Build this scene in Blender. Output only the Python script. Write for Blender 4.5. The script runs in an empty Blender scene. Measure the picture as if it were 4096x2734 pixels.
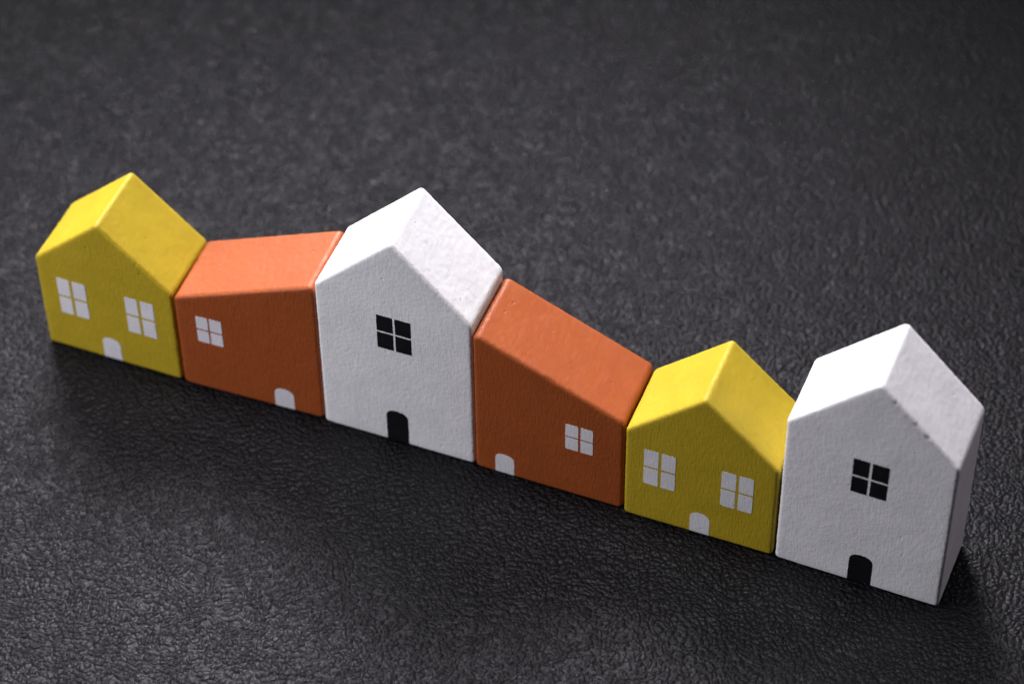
import bpy, bmesh, math, random
from mathutils import Vector, Matrix, noise

S = bpy.context.scene
COL = S.collection
CM = 0.01                                   # everything below is laid out in centimetres

# ------------------------------------------------------------------ camera
cam_d = bpy.data.cameras.new("camera")
cam = bpy.data.objects.new("camera", cam_d)
COL.objects.link(cam)
right = Vector((0.932622, 0.360729, -0.009477))
fwd = Vector((-0.251456, 0.630825, -0.734050)).normalized()
right = (right - fwd * right.dot(fwd)).normalized()
up = right.cross(fwd)
M = Matrix((right, up, -fwd)).transposed().to_4x4()
M.translation = Vector((14.8708, -31.6451, 40.4000)) * CM
cam.matrix_world = M
cam_d.sensor_width = 36.0
cam_d.lens = 101.25
cam_d.clip_start = 0.02
cam_d.clip_end = 20.0
cam_d.dof.use_dof = True
cam_d.dof.focus_distance = 0.508
cam_d.dof.aperture_fstop = 12.5
S.camera = cam

# ------------------------------------------------------------------ world and lamps
W = bpy.data.worlds.new("World")
S.world = W
W.use_nodes = True
bg = W.node_tree.nodes["Background"]
bg.inputs[0].default_value = (0.9, 0.87, 1.0, 1)
bg.inputs[1].default_value = 0.03

def softbox(name, loc, target, sx, sy, watts, color, spread=180):
    l = bpy.data.lights.new(name, 'AREA')
    l.shape = 'RECTANGLE'
    l.size, l.size_y = sx * CM, sy * CM
    l.energy = watts
    l.spread = math.radians(spread)          # a narrower beam is put in to darken the far leather
    l.color = color
    o = bpy.data.objects.new(name, l)
    COL.objects.link(o)
    o.location = Vector(loc) * CM
    o.rotation_euler = (Vector(target) - Vector(loc)).to_track_quat('-Z', 'Y').to_euler()
    return o

softbox("key_softbox", (-16, 26, 28), (1.5, -7.5, 0), 26, 18, 0.48, (0.99, 0.96, 1.0), 48)
softbox("fill_softbox", (-34, -27, 18), (0, 0, 2), 18, 18, 1.58, (0.95, 0.94, 1.0))
softbox("rim_softbox", (30, 20, 25), (6, 1, 1.5), 12, 12, 0.23, (1.0, 0.90, 0.98))
softbox("added_overhead_fill", (-5, 5, 55), (1, -1, 0), 22, 22, 0.36, (0.98, 0.96, 1.0), 60)  # unseen extra lamp, added to lift the row's shadow and give leather glints

S.render.engine = 'CYCLES'
S.cycles.use_denoising = True
S.cycles.denoising_prefilter = 'NONE'     # keeps the fine leather grain
S.cycles.adaptive_threshold = 0.006
S.view_settings.view_transform = 'Standard'
S.view_settings.look = 'None'
S.view_settings.exposure = 0.0
S.view_settings.gamma = 1.0

# ------------------------------------------------------------------ node helpers
def new_mat(name):
    m = bpy.data.materials.new(name)
    m.use_nodes = True
    nt = m.node_tree
    return m, nt, nt.nodes["Principled BSDF"]

class NT:
    """small wrapper to write node graphs"""
    def __init__(s, nt): s.nt = nt
    def n(s, t, **kw):
        nd = s.nt.nodes.new(t)
        for k, v in kw.items(): setattr(nd, k, v)
        return nd
    def put(s, sock, v):
        if isinstance(v, bpy.types.NodeSocket): s.nt.links.new(v, sock)
        elif v is not None: sock.default_value = v
    def math(s, op, a, b=None, c=None, clamp=False):
        nd = s.n('ShaderNodeMath', operation=op, use_clamp=clamp)
        for i, v in enumerate((a, b, c)): s.put(nd.inputs[i], v)
        return nd.outputs[0]
    def vmath(s, op, a, b=None):
        nd = s.n('ShaderNodeVectorMath', operation=op)
        s.put(nd.inputs[0], a); s.put(nd.inputs[1], b)
        return nd.outputs[0]
    def noise(s, vec, scale, detail=2, rough=0.5, color=False):
        nd = s.n('ShaderNodeTexNoise')
        s.put(nd.inputs['Vector'], vec)
        nd.inputs['Scale'].default_value = scale
        nd.inputs['Detail'].default_value = detail
        nd.inputs['Roughness'].default_value = rough
        return nd.outputs[1 if color else 0]
    def voronoi(s, vec, scale, feature='F1', rand=1.0, smooth=None):
        nd = s.n('ShaderNodeTexVoronoi', feature=feature)
        s.put(nd.inputs['Vector'], vec)
        nd.inputs['Scale'].default_value = scale
        nd.inputs['Randomness'].default_value = rand
        if smooth is not None: nd.inputs['Smoothness'].default_value = smooth
        return nd.outputs['Distance']
    def ramp(s, v, a, b, c=0.0, d=1.0, smooth=True):
        nd = s.n('ShaderNodeMapRange', interpolation_type='SMOOTHSTEP' if smooth else 'LINEAR')
        for i, q in enumerate((v, a, b, c, d)): s.put(nd.inputs[i], q)
        return nd.outputs[0]
    def mix(s, f, a, b):
        nd = s.n('ShaderNodeMix', data_type='RGBA')
        s.put(nd.inputs[0], f); s.put(nd.inputs[6], a); s.put(nd.inputs[7], b)
        return nd.outputs[2]
    def bump(s, h, dist, strength=1.0, normal=None):
        nd = s.n('ShaderNodeBump')
        nd.inputs['Strength'].default_value = strength
        nd.inputs['Distance'].default_value = dist
        s.put(nd.inputs['Height'], h)
        if normal is not None: s.put(nd.inputs['Normal'], normal)
        return nd.outputs[0]

def rgba(c): return (c[0], c[1], c[2], 1.0)

# ------------------------------------------------------------------ materials
def leather():
    m, nt, b = new_mat("black_leather_grain")
    t = NT(nt)
    co = t.n('ShaderNodeTexCoord').outputs['Object']
    # warp so that the cells are irregular
    def warp(v, scale, amt, det=1):
        w = t.vmath('SUBTRACT', t.noise(co, scale, det, 0.5, True), (0.5, 0.5, 0.5))
        sc = t.n('ShaderNodeVectorMath', operation='SCALE'); t.put(sc.inputs[0], w); sc.inputs['Scale'].default_value = amt
        return t.vmath('ADD', v, sc.outputs[0])
    p = warp(warp(co, 800, 0.0003, 1), 130, 0.0025)
    # grains: soft rounded bumps, with longer creases running between groups of them
    q = t.vmath('ADD', p, (0.31, 0.17, 0.0))
    dome = t.ramp(t.voronoi(q, 1130, 'SMOOTH_F1', smooth=0.12), 0.12, 0.85, 1.0, -0.6, smooth=False)
    e1 = t.voronoi(t.vmath('MULTIPLY', p, (1.0, 1.2, 1.0)), 600, 'DISTANCE_TO_EDGE')
    cr1 = t.ramp(e1, 0.0, 0.16)
    depth1 = t.ramp(t.noise(co, 330, 2), 0.38, 0.62, 0.25, 0.55)
    h = t.math('MULTIPLY', cr1, depth1)
    h = t.math('ADD', h, t.math('MULTIPLY', dome, 1.1))
    h = t.math('ADD', h, t.math('MULTIPLY', t.noise(co, 1000, 2, 0.5), 0.18))
    fine = t.noise(co, 5200, 2, 0.6)
    n1 = t.bump(h, 0.00016, 1.0)
    n2 = t.bump(fine, 0.000006, 1.0, n1)
    patch = t.noise(co, 35, 3, 0.6)
    col = t.mix(t.ramp(patch, 0.3, 0.7), rgba((0.0057, 0.0055, 0.0064)), rgba((0.0064, 0.0062, 0.0072)))
    # pale dust specks caught in the grain
    spk = t.ramp(t.voronoi(co, 1500), 0.0, 0.10, 1.0, 0.0)
    gate = t.math('GREATER_THAN', t.noise(co, 700, 1), 0.63)
    col = t.mix(t.math('MULTIPLY', t.math('MULTIPLY', spk, gate), 0.5), col, rgba((0.09, 0.087, 0.095)))
    t.put(b.inputs['Base Color'], col)
    t.put(b.inputs['Roughness'], t.ramp(t.noise(co, 1800, 2), 0.3, 0.7, 0.41, 0.48))
    b.inputs['Specular IOR Level'].default_value = 0.135
    b.inputs['Specular Tint'].default_value = (0.96, 0.94, 1.0, 1)
    t.put(b.inputs['Normal'], n2)
    return m

def paint(name, col, rough, spec, peel, grain, wear=False):
    """brushed paint on wood: fine orange peel plus a vertical wood fibre"""
    m, nt, b = new_mat(name)
    t = NT(nt)
    tc = t.n('ShaderNodeTexCoord').outputs['Object']
    oi = t.n('ShaderNodeObjectInfo').outputs['Location']
    co = t.vmath('ADD', tc, t.vmath('MULTIPLY', oi, (13.7, 13.7, 13.7)))
    a = t.noise(co, 1250, 3, 0.55)
    st = t.n('ShaderNodeMapping'); t.put(st.inputs['Vector'], co); st.inputs['Scale'].default_value = (2600, 700, 520)
    g = t.noise(st.outputs[0], 1.0, 2, 0.55)
    pit = t.ramp(t.voronoi(co, 330), 0.0, 0.13, 0.0, 1.0)
    gate = t.math('GREATER_THAN', t.noise(co, 250, 0), 0.50)
    pit = t.math('MULTIPLY', t.math('SUBTRACT', 1.0, pit), gate)
    h = t.math('MULTIPLY', a, peel)
    h = t.math('ADD', h, t.math('MULTIPLY', g, grain))
    # the printed fronts keep the brush and fibre marks, the sanded slopes much less
    sx = t.n('ShaderNodeSeparateXYZ'); t.put(sx.inputs[0], t.n('ShaderNodeTexCoord').outputs['Normal'])
    front = t.ramp(t.math('ABSOLUTE', sx.outputs[1]), 0.3, 0.85, 0.38, 1.0)
    h = t.math('MULTIPLY', h, front)
    h = t.math('SUBTRACT', h, t.math('MULTIPLY', pit, 0.9))
    nrm = t.bump(h, 0.0001, 1.0)
    v = t.ramp(t.noise(co, 160, 4, 0.6), 0.25, 0.75, 0.0, 1.0)
    c = t.mix(v, rgba([x * 0.93 for x in col]), rgba([min(1, x * 1.04) for x in col]))
    if wear:
        at = t.n('ShaderNodeAttribute', attribute_name='wear').outputs['Fac']
        c = t.mix(at, c, rgba((0.10, 0.095, 0.10)))
    t.put(b.inputs['Base Color'], c)
    t.put(b.inputs['Roughness'], t.ramp(t.noise(co, 500, 2), 0.3, 0.7, rough - 0.05, rough + 0.08))
    b.inputs['Specular IOR Level'].default_value = spec
    t.put(b.inputs['Normal'], nrm)
    return m

MAT = {
    'leather': leather(),
    'yellow': paint("yellow_paint", (0.455, 0.328, 0.02), 0.52, 0.22, 0.7, 0.8),
    'orange': paint("orange_paint", (0.325, 0.072, 0.016), 0.50, 0.30, 0.7, 0.9),
    'white': paint("white_paint", (0.80, 0.79, 0.81), 0.62, 0.25, 1.1, 0.5, True),
    'white_print': paint("white_print", (0.72, 0.70, 0.74), 0.55, 0.3, 0.5, 0.5),
    'black_print': paint("black_print", (0.006, 0.006, 0.008), 0.5, 0.25, 0.3, 0.3),
}

# ------------------------------------------------------------------ object helpers
def mesh_obj(name, verts, faces, mat, parent=None, smooth=True, normals=None):
    me = bpy.data.meshes.new(name)
    me.from_pydata(verts, [], faces)
    me.materials.append(mat)
    if smooth:
        me.polygons.foreach_set('use_smooth', [True] * len(me.polygons))
    if normals is not None:
        me.normals_split_custom_set_from_vertices(normals)
    me.update()
    o = bpy.data.objects.new(name, me)
    COL.objects.link(o)
    if parent: o.parent = parent
    return o

# ------------------------------------------------------------------ the surface they stand on
def table_surface():
    bm = bmesh.new()
    r = bmesh.ops.create_cube(bm, size=1.0)
    bmesh.ops.scale(bm, vec=(1.3, 1.3, 0.02), verts=bm.verts)
    bmesh.ops.translate(bm, vec=(0.0, 0.12, -0.01), verts=bm.verts)
    bmesh.ops.bevel(bm, geom=list(bm.edges), offset=0.003, segments=2, affect='EDGES')
    me = bpy.data.meshes.new("table_surface")
    bm.to_mesh(me); bm.free()
    me.materials.append(MAT['leather'])
    o = bpy.data.objects.new("table_surface", me)
    COL.objects.link(o)
    o['kind'] = 'structure'
    o['label'] = "black grained leather surface under the row of toy houses"
    return o
table_surface()

# ------------------------------------------------------------------ toy houses
DEPTH = 1.56 * CM
CAP_R = 0.074 * CM                        # how far front and back edges are sanded round

def profile(corners):
    """corners: (x, z, radius) counter-clockwise; returns dense outline with normals and a roof flag"""
    n = len(corners)
    out = []
    step = 0.033 * CM
    prev_end = None
    arcs = []
    for i in range(n):
        p = Vector(corners[i][:2]); a = Vector(corners[i - 1][:2]); c = Vector(corners[(i + 1) % n][:2])
        r = corners[i][2]
        d0 = (a - p).normalized(); d1 = (c - p).normalized()
        half = d0.angle(d1) / 2
        tl = r / math.tan(half)
        t0, t1 = p + d0 * tl, p + d1 * tl
        ctr = p + (d0 + d1).normalized() * (r / math.sin(half))
        arcs.append((t0, t1, ctr, r))
    for i in range(n):
        t0, t1, ctr, r = arcs[i]
        a0 = math.atan2(t0.y - ctr.y, t0.x - ctr.x); a1 = math.atan2(t1.y - ctr.y, t1.x - ctr.x)
        da = (a1 - a0) % (2 * math.pi)
        k = max(5, int(da * r / step))
        for j in range(k + 1):
            an = a0 + da * j / k
            nv = Vector((math.cos(an), math.sin(an)))
            out.append((ctr + nv * r, nv))
        nt0 = arcs[(i + 1) % n][0]
        L = (nt0 - t1).length
        k = max(2, int(L / step))
        nv = (nt0 - t1).normalized(); nv = Vector((nv.y, -nv.x))
        for j in range(1, k):
            out.append((t1.lerp(nt0, j / k), nv))
    return out

def low(p, seed):
    return noise.noise(Vector(p) * 260 + Vector((seed * 17.3, seed * 5.1, 0)))
LOW_AMP = 0.0032 * CM
def high(p, seed):
    return noise.noise(Vector(p) * 1300 + Vector((seed * 7.9, 3.3, seed * 11.7))) * 0.65 \
         + noise.noise(Vector(p) * 2600 + Vector((seed, seed * 3.3, 2.7))) * 0.35
HIGH_AMP = 0.0070 * CM

def build_block(root, corners, roof_z, mat, seed, dents=()):
    """solid block: wall shell and roof shell meeting without a seam. roof_z(x) = wall height at x"""
    prof = profile(corners)
    N = len(prof)
    cx = sum(p.x for p, _ in prof) / N; cz = sum(p.y for p, _ in prof) / N
    rings = []                                    # (list of 3D points, mask)
    r = CAP_R
    def inset(d): return [(p - nv * d) for p, nv in prof]
    inner = inset(r)
    F = 18
    for j in range(F):                            # front cap
        s = 0.04 + 0.96 * j / F
        rings.append(([(cx + (q.x - cx) * s, 0.0, cz + (q.y - cz) * s) for q in inner], 0.0))
    B = 6
    for j in range(B + 1):
        th = math.pi / 2 * j / B
        q = inset(r * (1 - math.sin(th)))
        rings.append(([(a.x, r * (1 - math.cos(th)), a.y) for a in q], 0.35 + 0.65 * math.sin(th)))
    K = 34
    for j in range(1, K):
        y = r + (DEPTH - 2 * r) * j / K
        rings.append(([(p.x, y, p.y) for p, _ in prof], 0.9))
    for j in range(B + 1):
        th = math.pi / 2 * (1 - j / B)
        q = inset(r * (1 - math.sin(th)))
        rings.append(([(a.x, DEPTH - r * (1 - math.cos(th)), a.y) for a in q], 0.35 + 0.65 * math.sin(th)))
    for s in (0.85, 0.6, 0.3, 0.05):
        rings.append(([(cx + (q.x - cx) * s, DEPTH, cz + (q.y - cz) * s) for q in inner], 0.0))
    verts, mask = [], []
    for pts, mk in rings:
        verts += pts; mask += [mk] * N
    faces = []
    for k in range(len(rings) - 1):
        for i in range(N):
            j = (i + 1) % N
            faces.append((k * N + i, k * N + j, (k + 1) * N + j, (k + 1) * N + i))
    faces.append(tuple(range(N - 1, -1, -1)))
    L0 = (len(rings) - 1) * N
    faces.append(tuple(L0 + i for i in range(N)))
    # make it uneven, as painted wood is
    me = bpy.data.meshes.new("tmp"); me.from_pydata(verts, [], faces); me.update()
    bm = bmesh.new(); bm.from_mesh(me)
    bmesh.ops.recalc_face_normals(bm, faces=bm.faces)
    bm.normal_update()
    bm.verts.ensure_lookup_table()
    wear = [0.0] * len(verts)
    for i, v in enumerate(bm.verts):
        p = v.co.copy()
        d = low(p, seed) * LOW_AMP + high(p, seed) * HIGH_AMP * mask[i]
        for (dp, dr, dd) in dents:
            q = (p - dp).length / dr
            if q < 2.5:
                g = math.exp(-q * q * 1.3)
                d -= g * dd
                wear[i] = max(wear[i], min(1.0, g * 1.1 - 0.1))
        v.co = p + v.normal * d
        if v.co.z < 0.0: v.co.z = 0.0
    bm.normal_update()
    nrm = [v.normal.copy() for v in bm.verts]
    V = [v.co.copy() for v in bm.verts]
    sel = {'wall': [], 'roof': []}
    for f in bm.faces:
        c = f.calc_center_median()
        ny = abs(f.normal.y)
        is_roof = f.normal.z > 0.25 and ny < 0.72 and c.z > roof_z(c.x) - 0.28 * CM and c.z > 0.5 * CM and len(f.verts) == 4
        sel['roof' if is_roof else 'wall'].append([v.index for v in f.verts])
    bm.free(); bpy.data.meshes.remove(me)
    for nm, fl in sel.items():
        used = sorted({i for f in fl for i in f})
        mp = {u: k for k, u in enumerate(used)}
        o = mesh_obj(nm, [V[u] for u in used], [[mp[i] for i in f] for f in fl], mat, root,
                     normals=[nrm[u] for u in used])
        at = o.data.attributes.new('wear', 'FLOAT', 'POINT')
        at.data.foreach_set('value', [wear[u] for u in used])

def printed(name, outline, mat, parent, seed, lift):
    """a thin coat of print on the front: a closed slab lifted a hair off the wall, following its unevenness"""
    cx = sum(p[0] for p in outline) / len(outline); cz = sum(p[1] for p in outline) / len(outline)
    n = len(outline)
    verts, faces = [], []
    S_ = (0.0, 0.5, 0.8, 0.93, 1.0)
    def Y(x, z, l):
        foot = CAP_R - math.sqrt(max(0.0, CAP_R ** 2 - (CAP_R - z) ** 2)) if z < CAP_R else 0.0
        return foot - (low((x, 0.0, z), seed) * LOW_AMP + l)
    verts.append((cx, Y(cx, cz, lift), cz))
    for s in S_[1:]:
        for (x, z) in outline:
            X, Z = cx + (x - cx) * s, cz + (z - cz) * s
            verts.append((X, Y(X, Z, lift), Z))
    for i in range(n): faces.append((0, 1 + (i + 1) % n, 1 + i))
    for k in range(3):
        a, b = 1 + k * n, 1 + (k + 1) * n
        for i in range(n):
            j = (i + 1) % n
            faces.append((a + i, a + j, b + j, b + i))
    rim = len(verts)
    for (x, z) in outline: verts.append((x, Y(x, z, -0.004 * CM), z))
    a = 1 + 3 * n
    for i in range(n):
        j = (i + 1) % n
        faces.append((a + i, a + j, rim + j, rim + i))
    o = mesh_obj(name, verts, faces, mat, parent, smooth=False)
    bm = bmesh.new(); bm.from_mesh(o.data)
    bmesh.ops.recalc_face_normals(bm, faces=bm.faces)
    bm.faces.ensure_lookup_table()
    if bm.faces[0].normal.y > 0: bmesh.ops.reverse_faces(bm, faces=bm.faces)
    bm.to_mesh(o.data); bm.free()
    return o

def rough_poly(pts, rng, jit, step=0.03 * CM):
    """outline with a slightly ragged edge, like screen print on wood"""
    out = []
    n = len(pts)
    for i in range(n):
        a = Vector(pts[i]); b = Vector(pts[(i + 1) % n])
        k = max(1, int((b - a).length / step))
        nv = (b - a).normalized(); nv = Vector((nv.y, -nv.x))
        for j in range(k):
            q = a.lerp(b, j / k) + nv * rng.uniform(-jit, jit)
            out.append((q.x, q.y))
    return out

def round_rect(x0, z0, x1, z1, radii):
    c = [(x0, z0), (x1, z0), (x1, z1), (x0, z1)]
    out = []
    for i, (x, z) in enumerate(c):
        r = radii[i]
        sx = 1 if x == x0 else -1; sz = 1 if z == z0 else -1
        ox, oz = x + sx * r, z + sz * r
        a0 = [math.pi, 1.5 * math.pi, 0.0, 0.5 * math.pi][i]
        for j in range(4):
            an = a0 + math.pi / 2 * j / 3
            out.append((ox + r * math.cos(an), oz + r * math.sin(an)))
    return out

WIN_LIFT, PANE_LIFT = 0.0035 * CM, 0.0065 * CM

def add_window(root, x0, z0, x1, z1, gx, gz, wall_mat, pane_mat, seed, corner=0.02):
    rng = random.Random(seed * 100 + int(x0 * 50))
    z0 += 0.025; z1 += 0.025
    q = [v * CM for v in (x0, z0, x1, z1)]
    e = 0.006 * CM
    w = printed("window", rough_poly([(q[0] + e, q[1] + e), (q[2] - e, q[1] + e), (q[2] - e, q[3] - e), (q[0] + e, q[3] - e)], rng, 0),
                wall_mat, root, seed, WIN_LIFT)
    mx, mz = (x0 + x1) / 2 + rng.uniform(-.006, .006), (z0 + z1) / 2 + rng.uniform(-.006, .006)
    for (a, b, c, d, who) in ((x0, z0, mx - gx / 2, mz - gz / 2, 0), (mx + gx / 2, z0, x1, mz - gz / 2, 1),
                              (mx + gx / 2, mz + gz / 2, x1, z1, 2), (x0, mz + gz / 2, mx - gx / 2, z1, 3)):
        rad = [0.008 * CM] * 4; rad[who] = corner * CM
        o = round_rect(a * CM, b * CM, c * CM, d * CM, rad)
        printed("pane", rough_poly(o, rng, 0.0035 * CM), pane_mat, w, seed, PANE_LIFT)

def add_door(root, x0, x1, zs, zt, mat, seed):
    rng = random.Random(seed * 31 + 7)
    x0, x1, zs, zt = (v * CM for v in (x0, x1, zs + 0.02, zt + 0.02))
    pts = [(x0, 0.022 * CM), (x1, 0.022 * CM)]
    cx, hw = (x0 + x1) / 2, (x1 - x0) / 2
    for j in range(15):
        an = math.pi * j / 14
        c, s = math.cos(an), math.sin(an)
        pts.append((cx + hw * math.copysign(abs(c) ** 0.85, c), zs + (zt - zs) * abs(s) ** 0.85))
    printed("door", rough_poly(pts, rng, 0.003 * CM), mat, root, seed, WIN_LIFT)

GROUP = "painted wooden toy houses in a row"
def house(name, label, x, y, deg):
    e = bpy.data.objects.new(name, None)
    COL.objects.link(e)
    e.empty_display_size = 0.005
    e.location = (x * CM, (y - 0.025) * CM, 0.0)
    e.rotation_euler = (0, 0, math.radians(deg))
    e['label'] = label; e['category'] = "toy house"; e['group'] = GROUP
    return e

def gable(w, he, hr, r_e, r_r, r_b):
    w *= CM; he *= CM; hr *= CM
    c = [(-w / 2, 0, r_b * CM), (w / 2, 0, r_b * CM), (w / 2, he, r_e * CM), (0, hr, r_r * CM), (-w / 2, he, r_e * CM)]
    return c, (lambda x: he + (hr - he) * (1 - abs(x) / (w / 2)))
def lean(w, hl, hr, r_l, r_r, r_b):
    w *= CM; hl *= CM; hr *= CM
    c = [(-w / 2, 0, r_b * CM), (w / 2, 0, r_b * CM), (w / 2, hr, r_r * CM), (-w / 2, hl, r_l * CM)]
    return c, (lambda x: hl + (hr - hl) * (x / w + 0.5))

# 1: yellow, far left
h = house("toy_house", "yellow toy house at the far left end of the row, beside an orange house", -5.854, -0.002, -0.28)
c, rz = gable(2.83, 2.29, 3.60, 0.15, 0.08, 0.08)
build_block(h, c, rz, MAT['yellow'], 1)
for x0 in (-1.01, 0.40): add_window(h, x0, 0.95, x0 + 0.59, 1.88, 0.065, 0.05, MAT['yellow'], MAT['white_print'], 1)
add_door(h, -0.22, 0.155, 0.42, 0.58, MAT['white_print'], 1)

# 2: orange, roof rising to the right
h = house("toy_house", "orange toy house whose single roof slope rises to the right, between yellow and tall white", -2.961, 0.0, 1.59)
c, rz = lean(2.86, 2.31, 3.54, 0.15, 0.10, 0.11)
build_block(h, c, rz, MAT['orange'], 2)
add_window(h, -1.015, 1.27, -0.505, 1.94, 0.035, 0.035, MAT['orange'], MAT['white_print'], 2)
add_door(h, 0.445, 0.835, 0.36, 0.53, MAT['white_print'], 2)

# 3: white, middle
h = house("toy_house", "tall white toy house with black window and door standing between the two orange houses", 0, 0, 0)
c, rz = gable(3.01, 3.68, 5.21, 0.18, 0.085, 0.085)
build_block(h, c, rz, MAT['white'], 3)
add_window(h, -0.32, 2.48, 0.335, 3.32, 0.04, 0.04, MAT['white'], MAT['black_print'], 3, 0.01)
add_door(h, -0.235, 0.195, 0.66, 0.84, MAT['black_print'], 3)

# 4: orange, roof falling to the right
h = house("toy_house", "orange toy house whose single roof slope falls to the right, beside middle white house", 2.956, -0.035, -0.29)
c, rz = lean(2.86, 3.565, 2.32, 0.10, 0.15, 0.10)
build_block(h, c, rz, MAT['orange'], 4)
add_window(h, 0.325, 1.22, 0.85, 1.88, 0.045, 0.03, MAT['orange'], MAT['white_print'], 4, 0.035)
add_door(h, -1.035, -0.67, 0.40, 0.54, MAT['white_print'], 4)

# 5: yellow, between orange and white
h = house("toy_house", "yellow toy house between an orange house and the white house at the right end", 5.838, -0.109, -0.22)
c, rz = gable(2.82, 2.28, 3.60, 0.17, 0.08, 0.08)
build_block(h, c, rz, MAT['yellow'], 5)
for x0 in (-1.05, 0.39): add_window(h, x0, 0.97, x0 + 0.59, 1.89, 0.055, 0.042, MAT['yellow'], MAT['white_print'], 5, 0.035)
add_door(h, -0.15, 0.22, 0.40, 0.575, MAT['white_print'], 5)

# 6: white, right end
h = house("toy_house", "white toy house at the right end of the row, gable edge dented and grey", 8.815, -0.165, -1.30)
c, rz = gable(3.03, 3.70, 5.22, 0.19, 0.09, 0.085)
def edge(t): return Vector((1.50 * t, 0.01, 5.21 - 1.52 * t)) * CM
build_block(h, c, rz, MAT['white'], 6, [(edge(0.20), 0.04 * CM, 0.018 * CM), (edge(0.455), 0.044 * CM, 0.018 * CM),
                                        (edge(0.60), 0.044 * CM, 0.018 * CM), (edge(0.35), 0.022 * CM, 0.006 * CM), (edge(0.76), 0.022 * CM, 0.006 * CM)])
add_window(h, -0.29, 2.39, 0.345, 3.245, 0.045, 0.04, MAT['white'], MAT['black_print'], 6, 0.01)
add_door(h, -0.165, 0.265, 0.57, 0.765, MAT['black_print'], 6)
